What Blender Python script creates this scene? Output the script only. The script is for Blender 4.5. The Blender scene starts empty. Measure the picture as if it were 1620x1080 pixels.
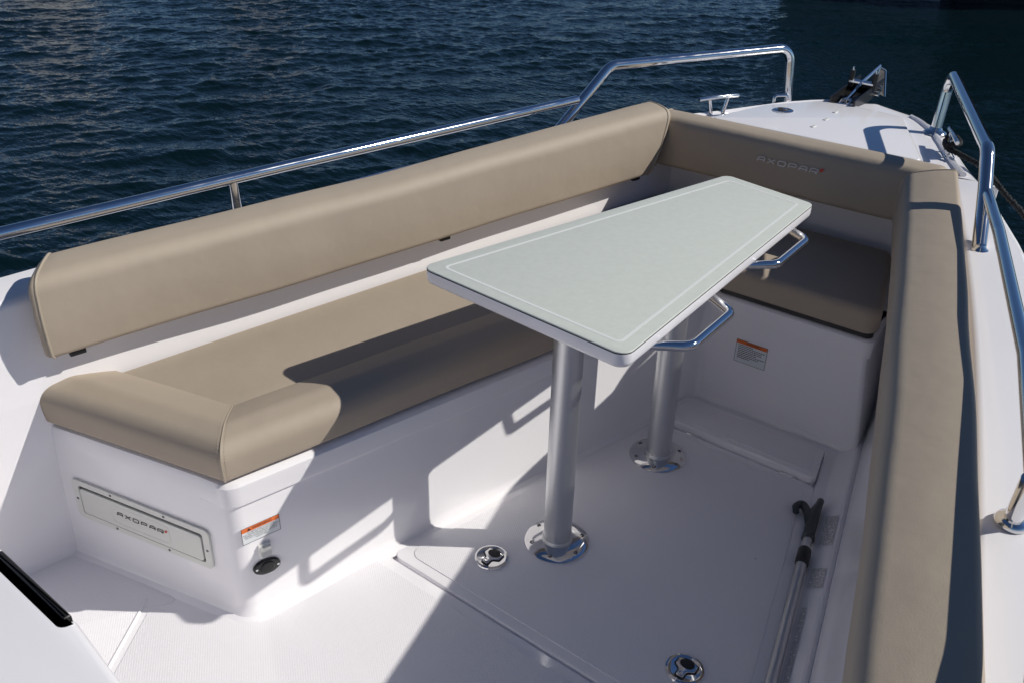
import bpy, bmesh, math, random
import numpy as np
from mathutils import Vector, Matrix

sc = bpy.context.scene
COL = sc.collection
rnd = random.Random(4)
rng = np.random.default_rng(11)

# ------------------------------------------------------------------ camera
# world: x towards the bow, y to port, z up; cockpit floor at z = 0
cam_d = bpy.data.cameras.new('camera')
cam = bpy.data.objects.new('camera', cam_d); COL.objects.link(cam)
R = ((0.614999765530313, -0.3785015712382765, 0.6917455088165126),
     (-0.7882217940250197, -0.31950941748123923, 0.5259468942438756),
     (0.021947478708028777, -0.8687061026094814, -0.4948414043584122))
cam.matrix_world = Matrix(((R[0][0], -R[0][1], -R[0][2], -1.4477),
                           (R[1][0], -R[1][1], -R[1][2], -0.9403),
                           (R[2][0], -R[2][1], -R[2][2], 1.5650),
                           (0, 0, 0, 1)))
cam_d.sensor_width = 36.0
cam_d.lens = 1403.52 / 1620 * 36
cam_d.clip_start = 0.05
cam_d.clip_end = 6000
cam_d.dof.use_dof = True
cam_d.dof.focus_distance = 2.15
cam_d.dof.aperture_fstop = 13
sc.camera = cam

# ------------------------------------------------------------------ light
SUN_AZ, SUN_EL = math.radians(-53.5), math.radians(39.0)     # towards the sun
sdir = Vector((math.cos(SUN_EL) * math.cos(SUN_AZ), math.cos(SUN_EL) * math.sin(SUN_AZ), math.sin(SUN_EL)))
sun_d = bpy.data.lights.new('sun', 'SUN')
sun_d.energy = 5.0; sun_d.angle = math.radians(0.55); sun_d.color = (1.0, 0.96, 0.885)
sun = bpy.data.objects.new('sun', sun_d); COL.objects.link(sun)
sun.rotation_euler = sdir.to_track_quat('Z', 'Y').to_euler()
sun.location = (3, -4, 6)
world = bpy.data.worlds.new('World'); sc.world = world; world.use_nodes = True
wn = world.node_tree.nodes; wl = world.node_tree.links
bg = wn['Background']
sky = wn.new('ShaderNodeTexSky'); sky.sky_type = 'NISHITA'; sky.sun_disc = False
sky.sun_elevation = SUN_EL
sky.sun_rotation = math.pi / 2 - SUN_AZ      # Nishita: 0 = +Y, clockwise
sky.air_density = 0.75; sky.dust_density = 0.0; sky.ozone_density = 7.0
wl.new(sky.outputs[0], bg.inputs[0]); bg.inputs[1].default_value = 0.08
sc.view_settings.view_transform = 'Standard'; sc.view_settings.look = 'None'
sc.view_settings.exposure = -0.36; sc.view_settings.gamma = 1.0
sc.view_settings.use_curve_mapping = False
sc.cycles.diffuse_bounces = 8; sc.cycles.max_bounces = 14

# ------------------------------------------------------------------ materials
MATS = {}
def mat(name, color, rough=0.4, metal=0.0, spec=0.5, coat=0.0):
    m = bpy.data.materials.new(name); m.use_nodes = True
    b = m.node_tree.nodes['Principled BSDF']
    b.inputs['Base Color'].default_value = (*color, 1)
    b.inputs['Roughness'].default_value = rough
    b.inputs['Metallic'].default_value = metal
    b.inputs['Specular IOR Level'].default_value = spec
    b.inputs['Coat Weight'].default_value = coat
    MATS[name] = m
    return m
def nd(m, t, **kw):
    n = m.node_tree.nodes.new(t)
    for k, v in kw.items():
        if k in n.inputs: n.inputs[k].default_value = v
        else: setattr(n, k, v)
    return n
def lk(m, a, b): m.node_tree.links.new(a, b)
def bs(m): return m.node_tree.nodes['Principled BSDF']
def objco(m):
    t = nd(m, 'ShaderNodeTexCoord'); return t.outputs['Object']
def vary(m, color, amount=0.06, scale=3.0, rough=None, rvar=0.08):
    """slow blotchy variation of colour and gloss, so that no surface is uniform"""
    co = objco(m)
    n = nd(m, 'ShaderNodeTexNoise', Scale=scale, Detail=6.0, Roughness=0.6); lk(m, co, n.inputs['Vector'])
    cr = nd(m, 'ShaderNodeMapRange'); cr.inputs['To Min'].default_value = 1 - amount; cr.inputs['To Max'].default_value = 1 + amount
    lk(m, n.outputs['Fac'], cr.inputs['Value'])
    mx = nd(m, 'ShaderNodeVectorMath', operation='SCALE'); mx.inputs[0].default_value = color
    lk(m, cr.outputs[0], mx.inputs['Scale']); lk(m, mx.outputs[0], bs(m).inputs['Base Color'])
    if rough is not None:
        rr = nd(m, 'ShaderNodeMapRange'); rr.inputs['To Min'].default_value = rough - rvar; rr.inputs['To Max'].default_value = rough + rvar
        n2 = nd(m, 'ShaderNodeTexNoise', Scale=scale * 4, Detail=5.0); lk(m, co, n2.inputs['Vector'])
        lk(m, n2.outputs['Fac'], rr.inputs['Value']); lk(m, rr.outputs[0], bs(m).inputs['Roughness'])
    return co

WHITE = (0.86, 0.845, 0.865)
gel = mat('gelcoat', WHITE, 0.22)
co = vary(gel, WHITE, 0.025, 2.2, 0.14, 0.05)
n = nd(gel, 'ShaderNodeTexNoise', Scale=2.6, Detail=2.0); lk(gel, co, n.inputs['Vector'])
bp = nd(gel, 'ShaderNodeBump', Strength=0.12, Distance=0.01); lk(gel, n.outputs['Fac'], bp.inputs['Height']); lk(gel, bp.outputs[0], bs(gel).inputs['Normal'])

nonskid = mat('nonskid_gelcoat', (0.82, 0.805, 0.83), 0.5)
co = vary(nonskid, (0.82, 0.805, 0.83), 0.035, 2.5, 0.5, 0.05)
mp = nd(nonskid, 'ShaderNodeMapping'); mp.inputs['Rotation'].default_value = (0, 0, math.radians(37)); lk(nonskid, co, mp.inputs['Vector'])
wv1 = nd(nonskid, 'ShaderNodeTexWave', Scale=62.0, Distortion=0.0); wv1.bands_direction = 'X'; lk(nonskid, mp.outputs[0], wv1.inputs['Vector'])
wv2 = nd(nonskid, 'ShaderNodeTexWave', Scale=62.0, Distortion=0.0); wv2.bands_direction = 'Y'; lk(nonskid, mp.outputs[0], wv2.inputs['Vector'])
ml = nd(nonskid, 'ShaderNodeMath', operation='MULTIPLY'); lk(nonskid, wv1.outputs['Fac'], ml.inputs[0]); lk(nonskid, wv2.outputs['Fac'], ml.inputs[1])
bp = nd(nonskid, 'ShaderNodeBump', Strength=0.45, Distance=0.0009); lk(nonskid, ml.outputs[0], bp.inputs['Height']); lk(nonskid, bp.outputs[0], bs(nonskid).inputs['Normal'])

def specks(m, scale, size, dark_to):
    b = bs(m); l = b.inputs['Base Color'].links[0]; src = l.from_socket
    vo = nd(m, 'ShaderNodeTexVoronoi', Scale=scale); lk(m, objco(m), vo.inputs['Vector'])
    lt_ = nd(m, 'ShaderNodeMath', operation='LESS_THAN'); lt_.inputs[1].default_value = size; lk(m, vo.outputs['Distance'], lt_.inputs[0])
    sp_ = nd(m, 'ShaderNodeSeparateColor'); lk(m, vo.outputs['Color'], sp_.inputs[0])
    gt = nd(m, 'ShaderNodeMath', operation='GREATER_THAN'); gt.inputs[1].default_value = 0.72; lk(m, sp_.outputs[0], gt.inputs[0])
    mu = nd(m, 'ShaderNodeMath', operation='MULTIPLY'); lk(m, lt_.outputs[0], mu.inputs[0]); lk(m, gt.outputs[0], mu.inputs[1])
    mx = nd(m, 'ShaderNodeMix', data_type='RGBA'); lk(m, mu.outputs[0], mx.inputs['Factor']); lk(m, src, mx.inputs[6]); mx.inputs[7].default_value = dark_to
    lk(m, mx.outputs[2], b.inputs['Base Color'])
specks(nonskid, 11.0, 0.022, (0.22, 0.20, 0.19, 1)); specks(gel, 8.0, 0.010, (0.35, 0.33, 0.32, 1))
VIN = (0.400, 0.336, 0.264)
vinyl = mat('taupe_vinyl', VIN, 0.62, spec=0.3)
co = vary(vinyl, VIN, 0.06, 4.0, 0.62, 0.06)
n1 = nd(vinyl, 'ShaderNodeTexNoise', Scale=420.0, Detail=3.0); lk(vinyl, co, n1.inputs['Vector'])
b1 = nd(vinyl, 'ShaderNodeBump', Strength=0.22, Distance=0.0012); lk(vinyl, n1.outputs['Fac'], b1.inputs['Height'])
n2 = nd(vinyl, 'ShaderNodeTexNoise', Scale=7.0, Detail=3.0, Roughness=0.5); lk(vinyl, co, n2.inputs['Vector'])
b2 = nd(vinyl, 'ShaderNodeBump', Strength=0.38, Distance=0.012); lk(vinyl, n2.outputs['Fac'], b2.inputs['Height']); lk(vinyl, b1.outputs[0], b2.inputs['Normal'])
lk(vinyl, b2.outputs[0], bs(vinyl).inputs['Normal'])
thread = mat('thread', (0.44, 0.38, 0.30), 0.6)
piping = mat('piping', (0.40, 0.34, 0.26), 0.4)

steel = mat('polished_steel', (0.72, 0.72, 0.73), 0.06, 1.0)
co = objco(steel)
n = nd(steel, 'ShaderNodeTexNoise', Scale=14.0, Detail=6.0); lk(steel, co, n.inputs['Vector'])
r_ = nd(steel, 'ShaderNodeMapRange'); r_.inputs['From Min'].default_value = 0.35; r_.inputs['From Max'].default_value = 0.75
r_.inputs['To Min'].default_value = 0.055; r_.inputs['To Max'].default_value = 0.14; lk(steel, n.outputs['Fac'], r_.inputs['Value']); lk(steel, r_.outputs[0], bs(steel).inputs['Roughness'])
alu = mat('satin_aluminium', (0.66, 0.67, 0.68), 0.42, 1.0)
co = objco(alu); mp = nd(alu, 'ShaderNodeMapping'); mp.inputs['Scale'].default_value = (260, 260, 6); lk(alu, co, mp.inputs['Vector'])
n = nd(alu, 'ShaderNodeTexNoise', Scale=1.0, Detail=3.0); lk(alu, mp.outputs[0], n.inputs['Vector'])
bp = nd(alu, 'ShaderNodeBump', Strength=0.08, Distance=0.001); lk(alu, n.outputs['Fac'], bp.inputs['Height']); lk(alu, bp.outputs[0], bs(alu).inputs['Normal'])
LAM = (0.63, 0.66, 0.60)
lam = mat('grey_green_laminate', LAM, 0.5)
co = objco(lam)
mp = nd(lam, 'ShaderNodeMapping'); mp.inputs['Scale'].default_value = (150, 520, 150); mp.inputs['Rotation'].default_value = (0, 0, 0.5); lk(lam, co, mp.inputs['Vector'])
n = nd(lam, 'ShaderNodeTexNoise', Scale=1.0, Detail=4.0, Roughness=0.7); lk(lam, mp.outputs[0], n.inputs['Vector'])
n2 = nd(lam, 'ShaderNodeTexNoise', Scale=60.0, Detail=6.0); lk(lam, co, n2.inputs['Vector'])
ad = nd(lam, 'ShaderNodeMath', operation='ADD'); lk(lam, n.outputs['Fac'], ad.inputs[0]); lk(lam, n2.outputs['Fac'], ad.inputs[1])
mr = nd(lam, 'ShaderNodeMapRange'); mr.inputs['From Min'].default_value = 0.5; mr.inputs['From Max'].default_value = 1.5; mr.inputs['To Min'].default_value = 0.93; mr.inputs['To Max'].default_value = 1.07
lk(lam, ad.outputs[0], mr.inputs['Value'])
sv = nd(lam, 'ShaderNodeVectorMath', operation='SCALE'); sv.inputs[0].default_value = LAM; lk(lam, mr.outputs[0], sv.inputs['Scale']); lk(lam, sv.outputs[0], bs(lam).inputs['Base Color'])
inlay = mat('white_inlay', (0.80, 0.81, 0.78), 0.5)
black = mat('black_rubber', (0.012, 0.012, 0.013), 0.45)
blackgloss = mat('black_plastic', (0.015, 0.015, 0.016), 0.25)
dark = mat('dark_gap', (0.02, 0.02, 0.022), 0.7)
gap = mat('joint_sealant', (0.45, 0.45, 0.46), 0.6)
cream = mat('offwhite_plastic', (0.70, 0.70, 0.655), 0.35)
vary(cream, (0.70, 0.70, 0.655), 0.03, 9.0, 0.35, 0.05)
whitepl = mat('white_plastic', (0.78, 0.78, 0.75), 0.3)
orange = mat('orange_print', (0.75, 0.16, 0.03), 0.4)
paper = mat('label_white', (0.72, 0.75, 0.77), 0.35)
ink = mat('black_print', (0.02, 0.02, 0.02), 0.5)
red = mat('red_print', (0.62, 0.04, 0.03), 0.45)
embro = mat('grey_embroidery', (0.66, 0.63, 0.61), 0.6)
bluegrey = mat('slate_plastic', (0.035, 0.045, 0.05), 0.4)
rope_m = mat('black_rope', (0.012, 0.012, 0.013), 0.85)
speck = mat('residue_specks', (0.36, 0.36, 0.36), 0.6)
co = objco(speck)
v = nd(speck, 'ShaderNodeTexNoise', Scale=230.0, Detail=1.0); lk(speck, co, v.inputs['Vector'])
rp = nd(speck, 'ShaderNodeValToRGB'); rp.color_ramp.elements[0].position = 0.57; rp.color_ramp.elements[0].color = (0.50, 0.485, 0.48, 1)
rp.color_ramp.elements[1].position = 0.62; rp.color_ramp.elements[1].color = (0.85, 0.85, 0.85, 1); lk(speck, v.outputs['Fac'], rp.inputs['Fac']); lk(speck, rp.outputs[0], bs(speck).inputs['Base Color'])
greyhull = mat('grey_hull_paint', (0.20, 0.22, 0.25), 0.3)
navyhull = mat('navy_hull_paint', (0.012, 0.016, 0.025), 0.25)
glass = mat('tinted_glass', (0.01, 0.012, 0.014), 0.08)
timber = mat('dark_timber', (0.06, 0.05, 0.04), 0.8)

# ------------------------------------------------------------------ helpers
def mk(name, verts, faces, m, parent=None, smooth=True, sharp=None):
    me = bpy.data.meshes.new(name)
    key = {}; rm = []; vv = []
    for v in verts:                                            # weld, and drop faces that collapse
        k = tuple(round(float(c), 6) for c in v)
        if k not in key: key[k] = len(vv); vv.append(k)
        rm.append(key[k])
    ff = []
    for f in faces:
        g = []
        for i in f:
            j = rm[int(i)]
            if j not in g: g.append(j)
        if len(g) > 2: ff.append(tuple(g))
    me.from_pydata(vv, [], ff); me.validate()
    bm = bmesh.new(); bm.from_mesh(me); bmesh.ops.recalc_face_normals(bm, faces=bm.faces); bm.to_mesh(me); bm.free()
    me.materials.append(m)
    if smooth:
        me.polygons.foreach_set('use_smooth', [True] * len(me.polygons))
        try: me.set_sharp_from_angle(angle=math.radians(sharp or 40))
        except Exception: pass
    o = bpy.data.objects.new(name, me); COL.objects.link(o)
    if parent is not None:
        o.parent = parent
        if parent.type == 'EMPTY': o.location = -parent.location
    return o
def thing(name, label, cat, loc=(0, 0, 0), group=None):
    o = bpy.data.objects.new(name, None); COL.objects.link(o)
    o.location = loc; o.empty_display_size = 0.1
    return tag(o, label, cat, group)
def tag(o, label, cat, group=None):
    o['label'] = label; o['category'] = cat
    if group: o['group'] = group
    return o
def fillet(pts, rad, seg=6, closed=False):
    """round the corners of a polyline (2-D or 3-D)"""
    P = [np.array(p, float) for p in pts]; n = len(P); out = []
    rr = rad if hasattr(rad, '__len__') else [rad] * n
    for i in range(n):
        if not closed and i in (0, n - 1): out.append(P[i]); continue
        a, b, c = P[i - 1], P[i], P[(i + 1) % n]
        u = a - b; w = c - b; lu, lw = np.linalg.norm(u), np.linalg.norm(w); u /= lu; w /= lw
        cs = np.clip(u @ w, -1, 1); ang = math.acos(cs)
        if rr[i] <= 0: out.append(b); continue
        if math.pi - ang < 0.02:
            e = min(1e-3, 0.2 * lu, 0.2 * lw); out += [b + (u if k < seg / 2 else w) * e * abs(1 - 2 * k / seg) for k in range(seg + 1)]; continue
        d = min(rr[i] / math.tan(ang / 2), 0.49 * lu, 0.49 * lw); r = d * math.tan(ang / 2)
        bis = (u + w); bis /= np.linalg.norm(bis); cen = b + bis * (r / math.sin(ang / 2))
        s = b + u * d - cen; e = b + w * d - cen
        th = math.acos(np.clip(s @ e / (r * r), -1, 1))
        for k in range(seg + 1):
            t = k / seg
            out.append(cen + (math.sin((1 - t) * th) * s + math.sin(t * th) * e) / math.sin(th) if th > 1e-4 else cen + s)
    return out
def tube(path, r, seg=14, closed=False, caps=True, sq=1.0):
    P = [np.array(p, float) for p in path]; n = len(P); V = []; F = []
    up = None
    for i in range(n):
        a = P[i - 1] if (i > 0 or closed) else P[i]; b = P[(i + 1) % n] if (i < n - 1 or closed) else P[i]
        t = b - a; t /= np.linalg.norm(t) + 1e-12
        if up is None:
            up = np.array([0, 0, 1.0]) if abs(t[2]) < 0.9 else np.array([1.0, 0, 0])
        up = up - t * (up @ t); up /= np.linalg.norm(up); sd = np.cross(t, up)
        ri = r[i] if hasattr(r, '__len__') else r
        for k in range(seg):
            a_ = 2 * math.pi * k / seg; V.append(P[i] + ri * (math.cos(a_) * sd * sq + math.sin(a_) * up))
    for i in range(n if closed else n - 1):
        j = (i + 1) % n
        for k in range(seg): F.append((i * seg + k, i * seg + (k + 1) % seg, j * seg + (k + 1) % seg, j * seg + k))
    if caps and not closed:
        F.append(tuple(range(seg))); F.append(tuple(range((n - 1) * seg, n * seg)))
    return V, F
def join(*vf):
    V, F = [], []
    for v, f in vf:
        o = len(V); V += list(v); F += [tuple(i + o for i in q) for q in f]
    return V, F
def lathe(prof, c=(0, 0, 0), seg=32, axis=None):
    """prof: list of (radius, height); axis frame (u, v, n)"""
    u, v_, n_ = axis or (np.array([1, 0, 0]), np.array([0, 1, 0]), np.array([0, 0, 1])); c = np.array(c, float); V = []; F = []
    m_ = len(prof)
    for k in range(seg):
        a = 2 * math.pi * k / seg
        for r, h in prof: V.append(c + r * (math.cos(a) * u + math.sin(a) * v_) + h * n_)
    for k in range(seg):
        k2 = (k + 1) % seg
        for i in range(m_ - 1): F.append((k * m_ + i, k2 * m_ + i, k2 * m_ + i + 1, k * m_ + i + 1))
    if prof[0][0] > 1e-4: F.append(tuple(k * m_ for k in range(seg)))
    if prof[-1][0] > 1e-4: F.append(tuple(k * m_ + m_ - 1 for k in range(seg)))
    return V, F
def inset(poly, d):
    P = np.array(poly, float); n = len(P); out = []
    for i in range(n):
        a, b, c = P[i - 1], P[i], P[(i + 1) % n]
        e1 = b - a; e2 = c - b; l1, l2 = np.linalg.norm(e1), np.linalg.norm(e2)
        n1 = np.array([-e1[1], e1[0]]) / max(l1, 1e-9); n2 = np.array([-e2[1], e2[0]]) / max(l2, 1e-9)
        q = n1 + n2; q /= np.linalg.norm(q) + 1e-9; out.append(b + q * d / max(0.35, q @ n1))
    return np.array(out)
def area2(P):
    P = np.array(P); return 0.5 * np.sum(P[:, 0] * np.roll(P[:, 1], -1) - np.roll(P[:, 0], -1) * P[:, 1])
def frame(o, u, n):
    o = np.array(o, float); u = np.array(u, float); u /= np.linalg.norm(u); n = np.array(n, float); n -= u * (u @ n); n /= np.linalg.norm(n)
    v = np.cross(n, u); return lambda a, b, c: o + u * a + v * b + n * c
IDF = lambda a, b, c: np.array([a, b, c], float)
def slab(poly, z0, z1, rt=0.003, rb=0.0, fr=IDF, seg=4, crown=0.0, crn=4):
    """plate with rounded top (rt) and bottom (rb) edges over a 2-D outline"""
    P = np.array([p[:2] for p in poly], float)
    if area2(P) < 0: P = P[::-1]
    rings = []
    if rb > 0:
        for k in range(seg + 1):
            a = math.pi / 2 * k / seg; rings.append((rb * (1 - math.sin(a)), z0 + rb * (1 - math.cos(a))))
    else: rings.append((0, z0))
    for k in range(seg + 1):
        a = math.pi / 2 * k / seg; rings.append((rt * (1 - math.cos(a)), z1 - rt + rt * math.sin(a)))
    if crown:
        for k in range(1, crn + 1): rings.append((rt + k * 0.03, z1 + crown * (1 - (1 - k / crn) ** 2)))
    V = []; F = []; n = len(P)
    for d, z in rings:
        for p in (inset(P, d) if d else P): V.append(fr(p[0], p[1], z))
    for i in range(len(rings) - 1):
        for k in range(n): F.append((i * n + k, i * n + (k + 1) % n, (i + 1) * n + (k + 1) % n, (i + 1) * n + k))
    F.append(tuple(range(n))[::-1]); F.append(tuple(range((len(rings) - 1) * n, len(rings) * n)))
    return V, F
def ringplate(outer, inner, z0, z1, fr=IDF):
    """flat frame between two outlines of equal vertex count"""
    n = len(outer); V = []; F = []
    for P, z in ((outer, z0), (outer, z1), (inner, z1), (inner, z0)):
        for p in P: V.append(fr(p[0], p[1], z))
    for i in range(4):
        j = (i + 1) % 4
        for k in range(n): F.append((i * n + k, i * n + (k + 1) % n, j * n + (k + 1) % n, j * n + k))
    return V, F
def rect(w, h, r=0.0, seg=5, cx=0.0, cy=0.0):
    P = [(cx - w / 2, cy - h / 2), (cx + w / 2, cy - h / 2), (cx + w / 2, cy + h / 2), (cx - w / 2, cy + h / 2)]
    return fillet(P, r, seg, True) if r else P
def ellipse(a, b, n=28, cx=0, cy=0): return [(cx + a * math.cos(2 * math.pi * k / n), cy + b * math.sin(2 * math.pi * k / n)) for k in range(n)]
def stroke(pts, w, z, fr, closed=False):
    """flat mitred stroke along a 2-D polyline"""
    P = [np.array(p, float) for p in pts]; n = len(P); V = []; F = []
    for i in range(n):
        a = P[i - 1] if (i > 0 or closed) else None; c = P[(i + 1) % n] if (i < n - 1 or closed) else None
        d1 = (P[i] - a) if a is not None else (c - P[i]); d2 = (c - P[i]) if c is not None else (P[i] - a)
        d1 = d1 / np.linalg.norm(d1); d2 = d2 / np.linalg.norm(d2)
        n1 = np.array([-d1[1], d1[0]]); n2 = np.array([-d2[1], d2[0]]); q = n1 + n2; q /= np.linalg.norm(q); q = q / max(0.4, q @ n1)
        for s in (1, -1):
            p = P[i] + q * s * w / 2; V.append(fr(p[0], p[1], z))
    for i in range(n if closed else n - 1):
        j = (i + 1) % n; F.append((2 * i, 2 * i + 1, 2 * j + 1, 2 * j))
    return V, F
def rprofile(pts, rads, seg=6, bulge=0.0, sub=4):
    """closed rounded cross-section, straight edges subdivided and bulged outwards"""
    P = fillet(pts, rads, seg, True); out = []; n = len(P); s = np.sign(area2(P))
    for i in range(n):
        a = P[i]; b = P[(i + 1) % n]; out.append(a); e = b - a; L = np.linalg.norm(e)
        if L > 0.03:
            nn = np.array([e[1], -e[0]]) / L * s
            for k in range(1, sub):
                t = k / sub; out.append(a + e * t + nn * bulge * math.sin(math.pi * t) * min(1, L / 0.15))
    return np.array(out)
def text_mesh(txt, size, fr, z, align='CENTER'):
    cu = bpy.data.curves.new('lettering', 'FONT'); cu.body = txt; cu.size = size; cu.align_x = align; cu.align_y = 'CENTER'; cu.resolution_u = 2
    o = bpy.data.objects.new('lettering', cu); COL.objects.link(o)
    dg = bpy.context.evaluated_depsgraph_get(); me = o.evaluated_get(dg).to_mesh()
    V = [fr(v.co.x, v.co.y, z) for v in me.vertices]; F = [tuple(p.vertices) for p in me.polygons]
    o.evaluated_get(dg).to_mesh_clear(); bpy.data.objects.remove(o); bpy.data.curves.remove(cu)
    return V, F
def logo(h, fr, z):
    """the wide six-letter wordmark; returns (letters, red mark), centred on the frame"""
    w = 1.5 * h; g = 0.42 * h; t = 0.2 * h; x = 0; parts = []; zz = [z]
    total = 6 * w + 5 * g + 0.9 * h
    def S(pts, closed=False, dz=0.0):
        parts.append(stroke([(x0 + (p[0] * (w - t) + t / 2) + 0.12 * p[1] * h - total / 2, p[1] * (h - t) + t / 2 - h / 2) for p in pts], t, z + dz, fr, closed))
    e = h * 0.004
    x0 = 0.0
    A = lambda: (S(fillet([(0, 0), (0.12, 0.82), (0.3, 1), (0.85, 1), (1, 0.8), (1, 0)], 0)), S([(0.16, 0.40), (0.92, 0.40)], dz=e))
    A(); x0 += w + g
    S([(0, 0), (1, 1)]); S([(0, 1), (0.42, 0.58)], dz=e); S([(0.58, 0.42), (1, 0)], dz=e); x0 += w + g
    S([(0.15, 0), (0.85, 0), (1, 0.2), (1, 0.8), (0.85, 1), (0.15, 1), (0, 0.8), (0, 0.2)], True); x0 += w + g
    S([(0, 0), (0, 0.8), (0.15, 1), (0.9, 1), (1, 0.85), (1, 0.52), (0.88, 0.38), (0.14, 0.38)]); x0 += w + g
    A(); x0 += w + g
    S([(0, 0), (0, 0.8), (0.15, 1), (0.9, 1), (1, 0.85), (1, 0.52), (0.88, 0.38), (0.14, 0.38)]); S([(0.62, 0.24), (1.0, 0)], dz=e); x0 += w + 0.5 * g
    cx = x0 - total / 2
    mk_ = [(cx, 0.0), (cx + 0.55 * h, 0.12 * h), (cx + 0.8 * h, 0.75 * h), (cx + 0.2 * h, 0.62 * h)]
    mk_ = fillet(mk_, 0.12 * h, 3, True)
    rv = [fr(p[0], p[1], z) for p in mk_]
    return join(*parts), (rv, [tuple(range(len(rv)))])
def lin(xs, ys):
    """smooth curve y(x) through given stations (cubic fit)"""
    c = np.polyfit(xs, ys, min(3, len(xs) - 1)); return lambda x: np.polyval(c, x)

# ------------------------------------------------------------------ the water
def water():
    fx = np.arange(-1.5, 15.6, 0.025); fy = np.arange(-2.0, 14.2, 0.025)
    def ext(a):
        s = 0.05; lo = [a[0]]; hi = [a[-1]]
        while hi[-1] < 2500: s *= 1.35; hi.append(hi[-1] + s); lo.append(lo[-1] - s)
        return np.concatenate([np.array(lo[:0:-1]), a, np.array(hi[1:])])
    ax, ay = ext(fx), ext(fy)
    X, Y = np.meshgrid(ax, ay, indexing='ij'); Z = np.zeros_like(X); DX = np.zeros_like(X); DY = np.zeros_like(X)
    main = math.radians(37 + 180 + 14)
    # slow gusts change the height of the chop from place to place
    G = np.zeros_like(X)
    for k in range(7):
        a = rng.uniform(0, 6.28); L = rng.uniform(2.5, 7); G += np.sin((X * math.cos(a) + Y * math.sin(a)) * 2 * math.pi / L + rng.uniform(0, 6.28))
    G = 1 + 0.16 * G
    for k in range(130):
        L = 0.095 * (1.05 / 0.095) ** rng.uniform(0, 1); kk = 2 * math.pi / L
        a = main + rng.normal() * (0.38 + 0.25 * (L < 0.5)); ph = rng.uniform(0, 6.28)
        amp = 0.00175 * L ** 0.52 * rng.uniform(0.4, 1.4)
        th = kk * (X * math.cos(a) + Y * math.sin(a)) + ph
        c = np.cos(th); s_ = np.sin(th)
        Z += amp * c * G; DX -= amp * 0.9 * s_ * math.cos(a); DY -= amp * 0.9 * s_ * math.sin(a)
    def fade(a, f):
        r = np.ones_like(a); r[a < f[0]] = 0; r[a > f[-1]] = 0
        r = np.minimum(r, np.clip((a - f[0]) / 1.5, 0, 1)); return np.minimum(r, np.clip((f[-1] - a) / 1.5, 0, 1))
    W = fade(ax, fx)[:, None] * fade(ay, fy)[None, :]
    V = np.stack([X + DX * W, Y + DY * W, -0.42 + Z * W], -1).reshape(-1, 3)
    nx, ny = X.shape
    i = np.arange(nx - 1)[:, None] * ny + np.arange(ny - 1)[None, :]
    F = np.stack([i, i + ny, i + ny + 1, i + 1], -1).reshape(-1, 4)
    me = bpy.data.meshes.new('water'); me.vertices.add(len(V)); me.vertices.foreach_set('co', V.astype(np.float32).ravel())
    me.loops.add(F.size); me.loops.foreach_set('vertex_index', F.astype(np.int32).ravel())
    me.polygons.add(len(F)); me.polygons.foreach_set('loop_start', np.arange(0, F.size, 4, dtype=np.int32))
    me.update(calc_edges=True); me.polygons.foreach_set('use_smooth', np.ones(len(F), dtype=bool))
    o = bpy.data.objects.new('water', me); COL.objects.link(o)
    m = mat('sea_water', (0.002, 0.009, 0.011), 0.04, spec=0.45); b = bs(m); b.inputs['IOR'].default_value = 1.333
    co = objco(m)
    mp = nd(m, 'ShaderNodeMapping'); mp.inputs['Rotation'].default_value = (0, 0, -main); mp.inputs['Scale'].default_value = (1.0, 0.45, 1.0); lk(m, co, mp.inputs['Vector'])
    n1 = nd(m, 'ShaderNodeTexNoise', Scale=24.0, Detail=2.5, Roughness=0.5, Distortion=0.5); lk(m, mp.outputs[0], n1.inputs['Vector'])
    bp = nd(m, 'ShaderNodeBump', Strength=0.42, Distance=0.03); lk(m, n1.outputs['Fac'], bp.inputs['Height']); lk(m, bp.outputs[0], b.inputs['Normal'])
    me.materials.append(m); o['kind'] = 'structure'; o['label'] = 'dark rippled sea water around the boat'
water()

# ------------------------------------------------------------------ the boat's own shell
boat = thing('motorboat', 'white open motorboat seen from its cockpit, bow to the upper right', 'boat', (0, 0, 0))

zd = lambda x: 0.705 + 0.006 * (x + 0.75)                          # deck height
O = lambda x: float(np.interp(x, [-2.2, -1.7, -0.75, -0.13, 0.3, 0.6, 0.9, 1.28, 1.47, 1.63, 1.76, 1.86, 1.925, 1.965], [1.14, 1.10, 1.0, 0.925, 0.865, 0.80, 0.715, 0.548, 0.442, 0.368, 0.305, 0.235, 0.165, 0.07]))
Os = lambda x: O(x) + float(np.interp(x, [-2.2, -0.3, 0.3, 0.9], [0.10, 0.07, 0.03, 0.0]))   # starboard side deck is wider aft
Dp = lin([-1.7, -0.79, 0.0, 0.55, 1.18], [1.0, 0.872, 0.727, 0.632, 0.515])        # cockpit edge of the port side deck
Ds = lin([-1.5, -0.58, -0.1, 0.36, 1.08, 1.3], [-1.13, -0.965, -0.845, -0.73, -0.525, -0.435])
Wp = lin([-1.7, -0.73, -0.57, 0.284, 1.24], [1.00, 0.866, 0.836, 0.684, 0.503])    # port inner wall at seat height
Fs = lin([-1.7, -0.6, -0.063, 0.489, 1.3], [-0.93, -0.735, -0.617, -0.497, -0.325])  # starboard foot of the wall
xs = np.linspace(-2.1, 1.345, 90)

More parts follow.
